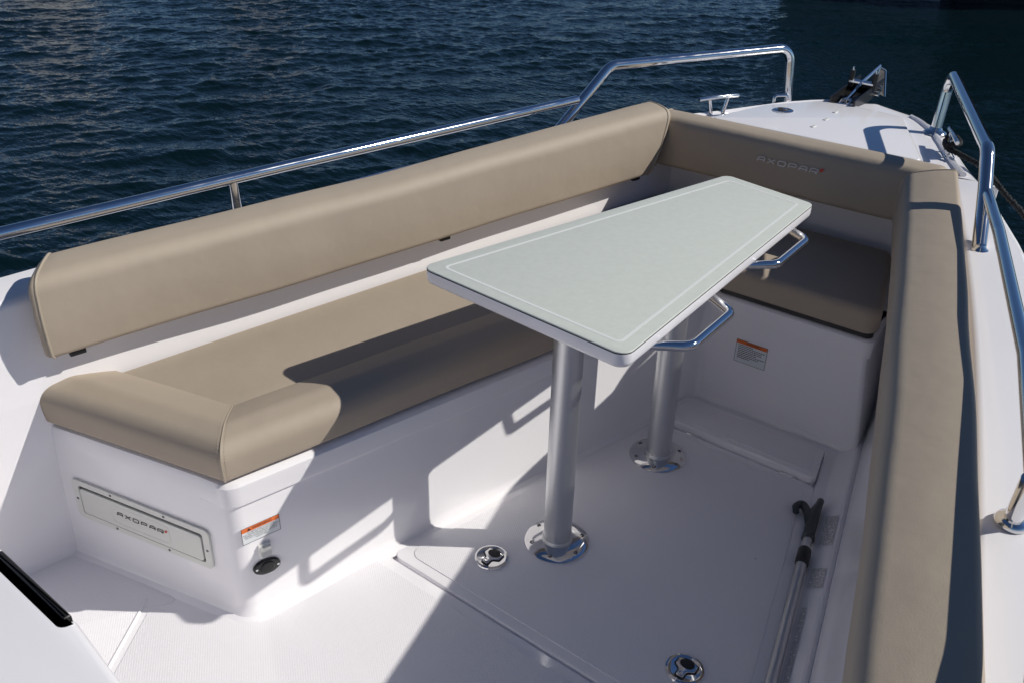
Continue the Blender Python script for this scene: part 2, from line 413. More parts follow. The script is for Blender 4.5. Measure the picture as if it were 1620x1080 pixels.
def loft(secs):
    V = []; F = []; n = len(secs[0])
    for s in secs: V += list(s)
    for i in range(len(secs) - 1):
        for k in range(n - 1): F.append((i * n + k, (i + 1) * n + k, (i + 1) * n + k + 1, i * n + k + 1))
    return V, F
def port_section(x):
    w = Wp(x); d = Dp(x); z = zd(x)
    pts = [(w - 0.02, -0.01), (w + 0.035, 0.0), (w + 0.022, 0.2), (w, 0.46), (d, z), (max(O(x) - 0.012, d + 0.03), z + 0.004)]
    pr = fillet(pts, [0, 0.03, 0, 0.05, 0.018, 0], 5)
    return [np.array([x, p[0], p[1]]) for p in pr]
def stb_wall(x):
    f = Fs(x); d = Ds(x); z = zd(x)
    pr = fillet([(f - 0.056, 0.036), (f - 0.066, 0.030), (f - 0.15, 0.60), (d, z), (min(-Os(x) + 0.012, d - 0.03), z + 0.004)], [0, 0, 0.03, 0.018, 0], 5)
    return [np.array([x, p[0], p[1]]) for p in pr]
mk('side_deck', *loft([port_section(x) for x in xs]), gel, boat)['label'] = 'port inner wall and side deck'
mk('side_deck', *loft([stb_wall(x) for x in xs]), gel, boat)['label'] = 'starboard inner wall and side deck'
def cove(x):
    f = Fs(x)
    pr = fillet([(f + 0.03, 0.0), (f, 0.0), (f - 0.05, 0.034), (f - 0.057, 0.036)], [0, 0.02, 0.003, 0], 4)
    return [np.array([x, p[0], p[1]]) for p in pr]
cv = mk('toe_cove', *loft([cove(x) for x in np.linspace(-2.1, 1.30, 70)]), gel, boat)
def residue(x0, x1, a0, a1):
    V = []; F = []; k = 14
    for i in range(k + 1):
        x = x0 + (x1 - x0) * i / k; f = Fs(x)
        for a in (a0, a1): V.append((x, f - 0.05 * a, 0.034 * a + 0.0025))
    F = [(2 * i, 2 * i + 2, 2 * i + 3, 2 * i + 1) for i in range(k)]
    mk('glue_residue', V, F, speck, cv)
residue(0.40, 0.52, 0.35, 0.95); residue(0.24, 0.31, 0.30, 0.95); residue(-0.25, 0.17, 0.30, 0.52)

# hull skin outside both gunwales and round the bow, with rub rail
bx = [O(x) for x in xs]
outer = [(x, O(x)) for x in np.linspace(-2.1, 1.925, 70)] + [(1.955, 0.11), (1.97, 0.05)]
outer = outer + [(x, -(Os(x) if x < 1.0 else y)) for x, y in outer[::-1]]
def hull_sec(x, y):
    z = zd(x); s = 1 if y > 0 else -1; a = abs(y)
    bow = max(0, (x - 0.8) / 1.25)
    prof = [(-0.012, z + 0.004), (-0.003, z), (0.0, z - 0.012), (0.0, z - 0.05), (0.022, z - 0.055), (0.022, z - 0.095), (0.0, z - 0.10), (-0.05 - 0.05 * bow, 0.2), (-0.14 - 0.12 * bow, -0.2), (-0.22 - 0.2 * bow, -0.7)]
    out = []
    for o, zz in prof:
        if x > 1.88: out.append(np.array([x + o * (x - 1.83) / 0.14, s * max(0.0, a + o * 0.5), zz]))
        else: out.append(np.array([x - 0.3 * bow * max(0, z - 0.1 - zz) * 0.3, s * max(0.0, a + o), zz]))
    return out
mk('hull', *loft([hull_sec(x, y) for x, y in outer]), gel, boat)

# foredeck, slightly crowned
V = []; F = []; fxs = np.concatenate([np.linspace(1.345, 1.875, 24), [1.90, 1.925, 1.945, 1.96, 1.97]]); ny = 24
for x in fxs:
    o = (O(x) if x <= 1.925 else np.interp(x, [1.925, 1.955, 1.97], [O(1.925), 0.11, 0.05])) - 0.012
    for k in range(ny + 1):
        t = -1 + 2 * k / ny; V.append((x - 0.004 * (x > 1.925), t * o, zd(x) + 0.004 + 0.010 * (1 - t * t) * min(1, (x - 1.345) / 0.1)))
for i in range(len(fxs) - 1):
    for k in range(ny): F.append((i * (ny + 1) + k, (i + 1) * (ny + 1) + k, (i + 1) * (ny + 1) + k + 1, i * (ny + 1) + k + 1))
fore = mk('foredeck', V, F, gel, boat)
zf = lambda x: zd(x) + 0.012
# forward bulkhead of the cockpit
mk('forward_wall', *slab([(1.345, -0.56), (1.36, -0.56), (1.36, 0.63), (1.345, 0.63)], 0.3, zd(1.345) - 0.002, 0.001), gel, boat)
lidp = fillet([(1.37, -0.335), (1.84, -0.135), (1.875, 0.03), (1.85, 0.17), (1.66, 0.300), (1.37, 0.37)], [0.02, 0.03, 0.05, 0.03, 0.05, 0.02], 5, True)
lid = mk('anchor_locker_lid', *slab(lidp, zf(1.5) - 0.005, zf(1.75) + 0.008, 0.005), gel, fore)
zl = zf(1.75) + 0.008
mk('lid_gap', *slab(inset(lidp if area2(lidp) > 0 else lidp[::-1], -0.007), zf(1.5) - 0.02, zf(1.5) - 0.0005, 0.001), gap, fore)
mk('port_moulding', *tube([(x, O(x) - 0.045, zf(x) - 0.003) for x in np.linspace(1.36, 1.90, 20)], 0.009, 8), gel, fore)
mk('starboard_moulding', *tube([(x, -O(x) + 0.045, zf(x) - 0.003) for x in np.linspace(1.36, 1.90, 20)], 0.009, 8), gel, fore)
# locker latch and three small vents in the lid
la = mk('locker_latch', *lathe([(0.036, 0), (0.036, 0.003), (0.031, 0.005), (0.0, 0.005)], (1.622, 0.215, zl)), steel, fore)
mk('latch_recess', *slab(ellipse(0.026, 0.019, 24, 1.622, 0.215), zl + 0.004, zl + 0.0065, 0.001), dark, la)
mk('latch_handle', *slab(ellipse(0.012, 0.007, 20, 1.627, 0.210), zl + 0.006, zl + 0.009, 0.001), steel, la)
for (x, y) in ((1.735, 0.068), (1.618, 0.058), (1.505, 0.058)):
    mk('hinge_cover', *slab(rect(0.03, 0.012, 0.003, 3, x, y), zl - 0.001, zl + 0.0025, 0.001), cream, lid)

# cockpit floor: lower tray, aft panel and hatch panel with an open joint between them
def py(x): return float(np.interp(x, [-0.654, -0.295, 0.234, 0.659, 0.86], [0.396, 0.309, 0.202, 0.106, 0.055]))
tray = [(-2.1, Fs(-2.1)), (0.87, Fs(0.87) - 0.01), (0.87, 0.2), (0.5, 0.4), (-0.6, 0.6), (-0.7, 1.0), (-2.1, 1.1)]
mk('floor_tray', *slab(tray, -0.06, -0.009, 0.001), gel, boat, smooth=False)
aft = [(-0.308, Fs(-0.308) + 0.004), (-0.308, py(-0.308) + 0.05), (-0.6, 0.5), (-0.7, 1.0), (-2.1, 1.12), (-2.1, Fs(-2.1) + 0.004)]
flo = mk('cockpit_floor', *slab(aft, -0.02, 0.0, 0.003), gel, boat)
mk('nonskid_panel', *slab(fillet([(-0.338, Fs(-0.338) + 0.05), (-0.338, py(-0.338) - 0.012), (-0.64, 0.36), (-0.775, 0.60), (-0.985, 0.455), (-1.30, 0.2), (-1.30, Fs(-1.3) + 0.05)], [0.02, 0.01, 0.03, 0.01, 0, 0, 0.02], 4, True), 0.0, 0.0016, 0.0008), nonskid, flo)
mk('nonskid_panel', *slab(fillet([(-0.72, 0.56), (-0.79, 0.91), (-1.5, 1.02), (-1.5, 0.09), (-1.30, 0.22), (-1.0, 0.468), (-0.79, 0.613)], [0.01, 0.03, 0.03, 0, 0, 0, 0.01], 4, True), 0.0, 0.0016, 0.0008), nonskid, flo)
mk('floor_rib', *tube([(-0.768, 0.628, 0.0), (-0.91, 0.530, 0.0), (-1.0, 0.467, 0.0), (-1.2, 0.31, 0.0)], 0.0042, 8), gel, flo)
hp = fillet([(-0.300, Fs(-0.3) + 0.016), (0.640, Fs(0.64) + 0.03), (0.640, py(0.640) - 0.012), (-0.300, py(-0.3) - 0.010)], [0.03, 0.03, 0.03, 0.03], 6, True)
hat = mk('floor_hatch', *slab(hp, -0.02, 0.001, 0.003), gel, boat)
mk('nonskid_panel', *slab(fillet(inset([(-0.300, Fs(-0.3) + 0.016), (0.640, Fs(0.64) + 0.03), (0.640, py(0.640) - 0.012), (-0.300, py(-0.3) - 0.010)], 0.028), 0.03, 6, True), 0.001, 0.0026, 0.0008), nonskid, hat)
sp = fillet([(0.648, Fs(0.648) + 0.035), (0.80, Fs(0.80) + 0.032), (0.80, 0.055), (0.648, py(0.648) - 0.014)], [0.012, 0.012, 0.02, 0.012], 4, True)
stp = mk('step_panel', *slab(sp, -0.02, 0.020, 0.004), gel, boat)
mk('nonskid_panel', *slab([(0.668, Fs(0.668) + 0.057), (0.78, Fs(0.78) + 0.054), (0.78, 0.036), (0.668, 0.07)], 0.020, 0.0214, 0.0006), nonskid, stp)
mk('channel_floor', *slab([(0.795, Fs(0.8)), (0.86, Fs(0.86) - 0.08), (1.30, Fs(1.3) - 0.10), (1.30, 0.0), (0.86, 0.07), (0.795, 0.08)], -0.02, -0.002, 0.001), gel, boat)
for hy in (-0.05, -0.35):
    mk('hinge', *slab(rect(0.012, 0.05, 0.004, 3, 0.644, hy), -0.01, 0.003, 0.002), steel, stp)

# bench moulding: aft face, rounded corner, inner face, forward bench face, starboard end
bp_ = [(-0.80, 0.985), (-0.654, 0.396), (0.845, 0.055), (0.845, -0.474), (1.30, -0.440)]
path = fillet(bp_, [0, 0.045, 0.035, 0.014, 0], 10)
dense = []
for a, b in zip(path[:-1], path[1:]):
    k = max(1, int(np.linalg.norm(b - a) / 0.05)); dense += [a + (b - a) * t / k for t in range(k)]
dense.append(path[-1])
V = []; F = []; sec = None
cl = np.cumsum([0] + [np.linalg.norm(b - a) for a, b in zip(dense[:-1], dense[1:])])
iA = min(range(len(dense)), key=lambda i: np.linalg.norm(dense[i] - np.array([-0.645, 0.405]))); sA = cl[iA]
for i, p in enumerate(dense):
    a = dense[max(0, i - 1)]; b = dense[min(len(dense) - 1, i + 1)]; d = (b - a) / np.linalg.norm(b - a); nr = np.array([d[1], -d[0]])
    f = float(np.clip((cl[i] - sA + 0.05) / 0.05, 0, 1)); lip = 0.009 * f * f * (3 - 2 * f)
    prof = [(0.030, -0.002), (0.018, 0.0022), (0.008, 0.006), (0.002, 0.016), (0.0, 0.032), (0.0, 0.322), (lip * 0.9, 0.3245), (lip, 0.328), (lip, 0.374), (lip * 0.6 - 0.003, 0.381), (-0.012, 0.384), (-0.2, 0.384)]
    sec = len(prof)
    for o, z in prof:
        q = p + nr * o
        lean = 0.040 * min(1, max(0, z / 0.33)) * min(1, max(0, (-q[1] - 0.2) / 0.27)) if q[0] > 0.8 else 0   # starboard end leans inboard
        V.append((q[0], q[1] + lean, z))
for i in range(len(dense) - 1):
    for k in range(sec - 1): F.append((i * sec + k, (i + 1) * sec + k, (i + 1) * sec + k + 1, i * sec + k + 1))
bench = mk('bench_base', V, F, gel, boat, sharp=35)
bench['label'] = 'white moulded bench base with a lip along its top'

# console slab in the near left corner
con = mk('console', *slab(fillet([(-2.0, -0.55), (-1.155, -0.55), (-1.112, -0.03), (-1.092, 0.128), (-1.1045, 0.132), (-1.1025, 0.352), (-1.088, 0.356), (-1.09, 0.44), (-2.0, 0.44)], [0, 0.03, 0.2, 0.004, 0.002, 0.002, 0.004, 0.05, 0], 4, True), -0.01, 0.55, 0.014), gel, boat)
mk('rubber_strip', *slab(fillet([(-1.106, 0.134), (-1.0935, 0.134), (-1.0915, 0.350), (-1.104, 0.350)], 0.002, 3, True), 0.536, 0.552, 0.005), black, con)

# unseen wheelhouse behind camera, added to cut sky light; white front bounces sun
whm = mat('charcoal_paint', (0.03, 0.03, 0.033), 0.4)
def quadplate(a, b, c, d, t):
    P = [np.array(p, float) for p in (a, b, c, d)]; n = np.cross(P[1] - P[0], P[3] - P[0]); n = n / np.linalg.norm(n) * t
    V = P + [p + n for p in P]; return V, [(0, 1, 2, 3), (7, 6, 5, 4), (0, 4, 5, 1), (1, 5, 6, 2), (2, 6, 7, 3), (3, 7, 4, 0)]
mk('unseen_console_front', *slab([(-2.15, -0.95), (-2.15, 0.95), (-2.8, 1.0), (-2.8, -1.0)], -0.02, 0.80, 0.02), gel, boat)
wh = mk('unseen_hardtop', *slab(fillet([(-2.55, -0.80), (-2.50, 0.0), (-2.55, 0.80), (-2.75, 0.95), (-4.7, 0.95), (-4.7, -0.95), (-2.75, -0.95)], [0.1, 0.5, 0.1, 0.1, 0.1, 0.1, 0.1], 5, True), 1.93, 2.02, 0.03), whm, boat)
for s_ in (-1, 1): mk('unseen_pillar', *tube([(-2.2, s_ * 0.93, 0.78), (-2.75, s_ * 0.86, 1.95)], 0.03, 10), whm, wh)
mk('unseen_windscreen', *quadplate((-2.18, -0.90, 0.79), (-2.18, 0.90, 0.79), (-2.72, 0.84, 1.93), (-2.72, -0.84, 1.93), 0.008), glass, wh, smooth=False)

# ------------------------------------------------------------------ rails
def rail(name, pts, r, rad, parent, seg=32, m=steel):
    P = fillet([np.array(p, float) for p in pts], rad, 14); Q = []
    for a, b in zip(P[:-1], P[1:]):
        k = max(1, int(np.linalg.norm(b - a) / 0.04)); Q += [a + (b - a) * t / k for t in range(k)]
    return mk(name, *tube(Q + [P[-1]], r, seg), m, parent)
def foot(name, c, r, parent, ax=None):
    return mk(name, *lathe([(r * 1.9, 0), (r * 1.95, 0.004), (r * 1.7, 0.010), (r * 1.2, 0.014), (r * 1.0, 0.022), (0.001, 0.022)], c, 28, ax), steel, parent)
hr = rail('handrail', [(-2.1, 1.13, 0.82), (-0.749, 0.923, 0.83), (-0.094, 0.820, 0.832), (0.45, 0.732, 0.83), (0.955, 0.648, 0.83)], 0.0135, 0.5, boat)
mk('stanchion', *tube([(-0.235, 0.842, 0.832), (-0.225, 0.85, 0.66)], 0.012, 16), steel, hr)
br = rail('bow_rail', [(0.83, 0.685, 0.69), (1.11, 0.628, 0.915), (1.79, 0.290, 0.922), (1.795, 0.268, 0.70)], 0.0165, [0, 0.07, 0.055, 0], boat)
sr = rail('handrail', [(0.960, -0.590, 0.818), (0.70, -0.676, 0.814), (0.135, -0.841, 0.814), (-0.5, -0.986, 0.815), (-2.1, -1.18, 0.82)], 0.0135, 0.5, boat)
st = mk('stanchion', *tube([(-0.205, -0.918, zd(-0.2)), (-0.240, -0.922, 0.815)], 0.0130, 18), steel, sr)
foot('base_flange', (-0.205, -0.918, zd(-0.2) + 0.003), 0.0125, sr)
bs_ = rail('bow_rail', [(0.830, -0.631, 0.70), (0.955, -0.586, 0.820), (1.035, -0.553, 0.90), (1.78, -0.268, 0.925), (1.745, -0.270, 0.70)], 0.0170, [0, 0.2, 0.06, 0.055, 0], boat)
foot('base_flange', (1.745, -0.270, zd(1.745) + 0.008), 0.019, bs_)
foot('base_flange', (0.830, -0.631, zd(0.83) - 0.008), 0.0115, bs_)

def cleat(c, ang, z, L=0.17, h=0.062):
    ca, sa = math.cos(ang), math.sin(ang); X = lambda a, b, c_: np.array([c[0] + ca * a - sa * b, c[1] + sa * a + ca * b, z + c_])
    bar = mk('cleat', *tube([X(-L / 2, 0, h), X(-L / 2 + 0.004, 0, h), X(0, 0, h + 0.002), X(L / 2 - 0.004, 0, h), X(L / 2, 0, h)], [0.006, 0.0070, 0.0072, 0.0070, 0.006], 12), steel, boat)
    for s in (-1, 1): mk('post', *tube([X(s * 0.024, 0, -0.004), X(s * 0.040, 0, h)], 0.0060, 12), steel, bar)
    mk('base_plate', *slab([X(p[0], p[1], 0)[:2] for p in rect(0.09, 0.03, 0.012, 5)], z - 0.004, z + 0.004, 0.002), steel, bar)
    return bar
cleat((1.465, 0.392), math.radians(-26), zf(1.46) - 0.006)
cleat((1.54, -0.368), math.radians(22), zf(1.54) - 0.006)
fl = mk('fairlead', *tube(fillet([(1.735, 0.300, 0.71), (1.74, 0.300, 0.757), (1.775, 0.265, 0.757), (1.775, 0.265, 0.71)], 0.012, 6), 0.006, 10), steel, boat)


# bow roller (fixed) and the anchor lying in it
def along(t, side, up, o=(1.872, 0.088, 0.730), d=(0.30, -0.025, 0.055)):
    d = np.array(d); w = np.array([0.083, 0.996, 0.0]); return np.array(o) + d * t + w * side + np.array([0, 0, up])
def plank(t0, t1, s0, s1, u0, u1):
    V = [along(t, s, u) for t in (t0, t1) for s in (s0, s1) for u in (u0, u1)]
    return V, [(0, 1, 3, 2), (4, 6, 7, 5), (0, 4, 5, 1), (2, 3, 7, 6), (0, 2, 6, 4), (1, 5, 7, 3)]
ro = mk('bow_roller', *join(plank(-0.05, 0.72, 0.042, 0.048, -0.012, 0.034), plank(-0.05, 0.72, -0.048, -0.042, -0.012, 0.034), plank(-0.05, 0.72, -0.042, 0.042, -0.014, -0.006)), blackgloss, boat, smooth=False)
ax_ = (np.array([0.97, -0.08, 0.23]), np.array([-0.23, 0.0, 0.97]), np.array([0.083, 0.996, 0.0]))
mk('roller_wheel', *lathe([(0.001, -0.036), (0.022, -0.036), (0.014, 0), (0.022, 0.036), (0.001, 0.036)], along(0.62, 0, 0.006), 20, ax_), black, ro)
mk('hinge_pin', *lathe([(0.001, -0.056), (0.008, -0.056), (0.008, 0.056), (0.001, 0.056)], along(0.62, 0, 0.012), 14, ax_), steel, ro)
mk('bolt', *lathe([(0.001, -0.012), (0.010, -0.012), (0.010, 0.006), (0.001, 0.008)], along(0.52, -0.05, 0.0), 14, ax_), steel, ro)
for sd in (0.044, -0.044):
    pg = mk('guard_pad', *tube([along(0.45, sd, 0.02), along(0.45, sd, 0.078)], [0.013, 0.012], 14, sq=0.8), black, ro)
    mk('pad_bolt', *tube([along(0.45, sd, 0.078), along(0.45, sd, 0.090)], 0.004, 10), steel, pg)
anchor = thing('anchor', 'polished steel anchor lying in the black roller at the bow tip', 'anchor', (1.98, 0.10, 0.72))
sh = fillet([along(0.05, 0, 0.012), along(0.45, 0, 0.040), along(0.88, -0.004, 0.058)], 0.1, 6)
mk('shank', *tube(sh, [0.010] * (len(sh) - 1) + [0.007], 10, sq=0.6), steel, anchor)
mk('shackle', *join(tube(fillet([along(-0.02, 0.016, 0.002), along(0.10, 0.016, 0.016), along(0.10, -0.016, 0.016), along(-0.02, -0.016, 0.002)], 0.012, 5), 0.005, 8), tube([along(0.0, -0.022, 0.006), along(0.0, 0.022, 0.006)], 0.0055, 8)), steel, anchor)
mk('cross_plate', *join(plank(0.40, 0.47, -0.046, 0.046, 0.040, 0.046)), steel, anchor, smooth=False)
fl_ = [along(0.86, -0.006, 0.055), along(0.93, -0.022, 0.040), along(0.84, -0.050, -0.045), along(0.76, -0.040, -0.030), along(0.74, -0.010, 0.020)]
fb = [p + np.array([0.004, 0.012, 0.0]) for p in fl_]
mk('fluke', fl_ + fb, [(0, 1, 2, 3, 4), (9, 8, 7, 6, 5)] + [(i, (i + 1) % 5, 5 + (i + 1) % 5, 5 + i) for i in range(5)], black, anchor, smooth=False)
mk('fluke_edge', *tube(fillet([fl_[4], fl_[0], fl_[1], fl_[2]], 0.006, 4), 0.0032, 8), steel, anchor)

# ------------------------------------------------------------------ fittings on the bench faces
A = np.array([-0.654, 0.396, 0.0]); B = np.array([-0.80, 0.985, 0.0]); Dv = np.array([0.845, 0.055, 0.0])
ua = (A - B) / np.linalg.norm(A - B); na = np.array([ua[1], -ua[0], 0.0])
ui = (Dv - A) / np.linalg.norm(Dv - A); ni = np.array([ui[1], -ui[0], 0.0])
# access hatch with wordmark on the aft face of the bench
cen = np.array([-0.7195, 0.660, 0.1866]); cen = cen + na * (0.0005 - (cen - A) @ na)
fh = frame(cen, ua + np.array([0, 0, -0.032]), na)
ou = rect(0.400, 0.114, 0.014, 6); inn = rect(0.362, 0.084, 0.007, 6)
ah = mk('access_hatch', *ringplate(ou, inn, 0.0, 0.006, fh), cream, boat, sharp=30)
mk('hatch_recess', *slab(inn, 0.0, 0.0012, 0.0005, fr=fh), dark, ah)
hl = mk('hatch_lid', *slab(rect(0.354, 0.074, 0.008, 5, -0.002, -0.004), 0.001, 0.0062, 0.002, fr=fh), cream, ah)
mk('raised_panel', *ringplate(rect(0.17, 0.052, 0.012, 6, 0, -0.003), rect(0.168, 0.050, 0.011, 6, 0, -0.003), 0.006, 0.0066, fh), cream, ah)
lt, rd = logo(0.0125, lambda a, b, c: fh(a + 0.004, b + 0.002, c), 0.0070)
mk('lettering', *lt, ink, ah); mk('red_mark', *rd, red, ah)
for (a, b) in ((-0.190, 0.0), (0.190, -0.002), (-0.08, 0.0495), (0.075, 0.0495), (-0.08, -0.0495), (0.075, -0.0495)):
    mk('screw', *slab(ellipse(0.0035, 0.0035, 12, a, b), 0.004, 0.0072, 0.0012, fr=fh), mat('screw_grey', (0.16, 0.16, 0.16), 0.4, 0.6) if 'screw_grey' not in MATS else MATS['screw_grey'], ah)

# fittings near the bench corner: warning label, rocker switch, round outlet cover
def warning(fr, w, h, lines, title, tri, small):
    o = mk('warning_label', *slab(rect(w, h, 0.001, 2), 0.0, 0.0007, 0.0003, fr=fr), paper, boat, smooth=False)
    bw = 0.012 * w
    mk('border', *stroke([(-w / 2 + bw / 2, -h / 2 + bw / 2), (w / 2 - bw / 2, -h / 2 + bw / 2), (w / 2 - bw / 2, h / 2 - bw / 2), (-w / 2 + bw / 2, h / 2 - bw / 2)], bw, 0.0010, fr, True), ink, o)
    bh = 0.25 * h if tri else 0.15 * h
    hb = mk('orange_band', [fr(a, b, 0.0013) for a, b in rect(w - 2 * bw, bh, 0, 0, 0, h / 2 - bw - bh / 2)], [(0, 1, 2, 3)], orange, o)
    mk('title', *text_mesh(title, bh * 0.85, lambda a, b, c: fr(a + 0.04 * w, b + h / 2 - bw - bh / 2, c), 0.0017), ink, o)
    if tri: mk('triangle', [fr(-0.30 * w + a * bh * 0.4, h / 2 - bw - bh / 2 + b * bh * 0.38, 0.0017) for a, b in ((-1, -0.8), (1, -0.8), (0, 0.9))], [(0, 1, 2)], ink, o)
    y = h / 2 - bw - bh; n = len(lines); st_ = (h * 0.78 - bh) / n
    tx = []
    for k, s in enumerate(lines):
        yy = y - st_ * (k + 0.75)
        if s.startswith('-'):
            L = float(s[1:]) * w; x = -L / 2 if small else -0.42 * w
            q = []
            while x < (-L / 2 if small else -0.42 * w) + L:
                l = rnd.uniform(0.02, 0.07) * w; q.append(((fr(x, yy - st_ * 0.2, 0.0012), fr(x + l, yy - st_ * 0.2, 0.0012), fr(x + l, yy + st_ * 0.2, 0.0012), fr(x, yy + st_ * 0.2, 0.0012)), [(0, 1, 2, 3)])); x += l + 0.012 * w
            tx += q
        else: tx.append(text_mesh(s, st_ * 0.92, lambda a, b, c, yy=yy: fr(a, b + yy, c), 0.0012))
    mk('small_print', *join(*tx), ink, o)
    return o
c = np.array([-0.598, 0.383, 0.2360]); c = c + ni * (0.0006 - (c - A) @ ni)
w1 = warning(frame(c, ui, ni), 0.089, 0.0445, ['NO VENTILATION IS PROVIDED.', 'FUEL VAPORS ARE A FIRE AND EXPLOSION', 'HAZARD. TO AVOID INJURY OR DEATH,', 'DO NOT STORE FUEL OR FLAMMABLE', 'LIQUIDS HERE.'], 'WARNING', True, True)
w1['label'] = 'orange and white warning label above the rocker switch'
w2 = warning(frame((0.8445, -0.108, 0.2155), (0, -1, 0), (-1, 0, 0)), 0.100, 0.0755, ['-0.45', '-0.84', '-0.70', '-0.74', '-0.60', '-0.82', '-0.66', '-0.42'], 'WARNING', False, False)
w2['label'] = 'warning label on the face of the forward bench'
c = np.array([-0.597, 0.383, 0.179]); c = c + ni * (0.0004 - (c - A) @ ni); fs = frame(c, ui, ni)
sw = mk('rocker_switch', *slab(rect(0.030, 0.036, 0.003, 3), 0.0, 0.008, 0.002, fr=fs), whitepl, boat)
V = [fs(a, b, h) for a in (-0.011, 0.011) for b, h in ((-0.014, 0.008), (-0.014, 0.013), (0.0, 0.0095), (0.014, 0.015), (0.014, 0.008))]
mk('rocker', V, [(0, 1, 2, 3, 4), (9, 8, 7, 6, 5)] + [(i, (i + 1) % 5, 5 + (i + 1) % 5, 5 + i) for i in range(5)], cream, sw, smooth=False)
c = np.array([-0.598, 0.3834, 0.131]); c = c + ni * (0.0004 - (c - A) @ ni); fo = frame(c, ui + np.array([0, 0, -0.18]), ni)
ol = mk('outlet_cover', *slab(ellipse(0.0325, 0.0205), 0.0, 0.007, 0.003, fr=fo), blackgloss, boat)
mk('cover_cap', *slab(ellipse(0.017, 0.0165), 0.006, 0.010, 0.003, fr=fo), black, ol)
for a in (-0.0255, 0.0255): mk('screw', *slab(ellipse(0.0032, 0.0032, 12, a, 0), 0.006, 0.0085, 0.0012, fr=fo), steel, ol)

# flush pull latches in the floor hatch
for (x, y) in ((-0.154, 0.091), (-0.155, -0.450)):
    la = mk('floor_latch', *lathe([(0.0425, 0.0), (0.043, 0.002), (0.0415, 0.005), (0.037, 0.0062), (0.034, 0.0045), (0.0, 0.0045)], (x, y, 0.0016), 36), steel, boat)
    key = fillet([(-0.029, -0.012), (-0.010, -0.011), (0.0, -0.026), (0.022, -0.025), (0.030, 0.0), (0.022, 0.025), (0.0, 0.026), (-0.010, 0.011), (-0.029, 0.012)], 0.006, 4, True)
    key = [(x + p[0], y + p[1]) for p in key]
    mk('recess', *slab(key, 0.004, 0.0072, 0.0005), dark, la)
    mk('pull_handle', *slab(inset(key, 0.003), 0.006, 0.0092, 0.0015), steel, la)
    mk('finger_hole', *slab([(x + 0.012 + 0.013 * math.cos(t), y + 0.017 * math.sin(t)) for t in np.linspace(0, 6.283, 21)[:-1]], 0.0085, 0.0098, 0.0003), dark, la)
    mk('lock', *lathe([(0.0065, 0), (0.0065, 0.002), (0.003, 0.0025), (0.0, 0.001)], (x - 0.019, y, 0.0095), 14), steel, la)

# ------------------------------------------------------------------ table
table = thing('cockpit_table', 'grey-green topped cockpit table with white edge on two aluminium pedestals', 'table', (0.24, 0, 0))
tp = [(-0.1723, 0.2872), (-0.2115, -0.2618), (0.7814, -0.2274), (0.8403, 0.0508)]
tr = fillet(tp, [0.028, 0.028, 0.025, 0.025], 8, True)
if area2(tr) < 0: tr = tr[::-1]
top = mk('table_top', *slab(tr, 0.708, 0.7415, 0.001, 0.014), gel, table)
mk('edge_seam', *slab(inset(tr, 0.0002), 0.7400, 0.7432, 0.0003), dark, top)
mk('laminate', *slab(inset(tr, 0.0008), 0.7430, 0.7455, 0.0015), lam, top)
tq = tp if area2(tp) > 0 else tp[::-1]
lo = fillet(inset(tq, 0.0315), 0.014, 6, True); li = fillet(inset(tq, 0.0375), 0.010, 6, True)
mk('inlay_line', *ringplate(lo, li, 0.7450, 0.7458, IDF), inlay, top)
def handle(p):
    P = fillet([np.array([*q, 0.6975]) for q in p], [0, 0.04, 0.035, 0], 8)
    return mk('grab_handle', *tube(P, 0.0105, 14), steel, table)
handle([(-0.09, -0.205), (-0.0223, -0.3022), (0.1613, -0.2989), (0.225, -0.195)])
handle([(0.385, -0.195), (0.4593, -0.2721), (0.6479, -0.2696), (0.70, -0.19)])
for (x, y) in ((0, 0), (0.482, -0.018)):
    pd = mk('pedestal', *lathe([(0.0352, 0.012), (0.0352, 0.709), (0.0, 0.709)], (x, y, 0), 40), alu, table)
    mk('collar', *lathe([(0.0385, 0.010), (0.039, 0.020), (0.0370, 0.0235), (0.0353, 0.024), (0.0353, 0.010)], (x, y, 0), 40), alu, pd)
    mk('top_socket', *lathe([(0.05, 0.69), (0.07, 0.70), (0.075, 0.7082), (0.0, 0.7082)], (x, y, 0), 32), alu, pd)
    fg = mk('base_flange', *lathe([(0.0825, 0.0028), (0.0828, 0.005), (0.0805, 0.0075), (0.060, 0.0115), (0.045, 0.0135), (0.0, 0.0135)], (x, y, 0), 48), steel, pd)
    for k in range(6):
        a = k * math.pi / 3 + 0.35; cxy = (x + 0.066 * math.cos(a), y + 0.066 * math.sin(a), 0.0098)
        mk('screw', *lathe([(0.0058, 0.0), (0.0055, 0.0012), (0.0028, 0.0018), (0.0025, 0.0004), (0.0, 0.0004)], cxy, 12), MATS['screw_grey'], fg)

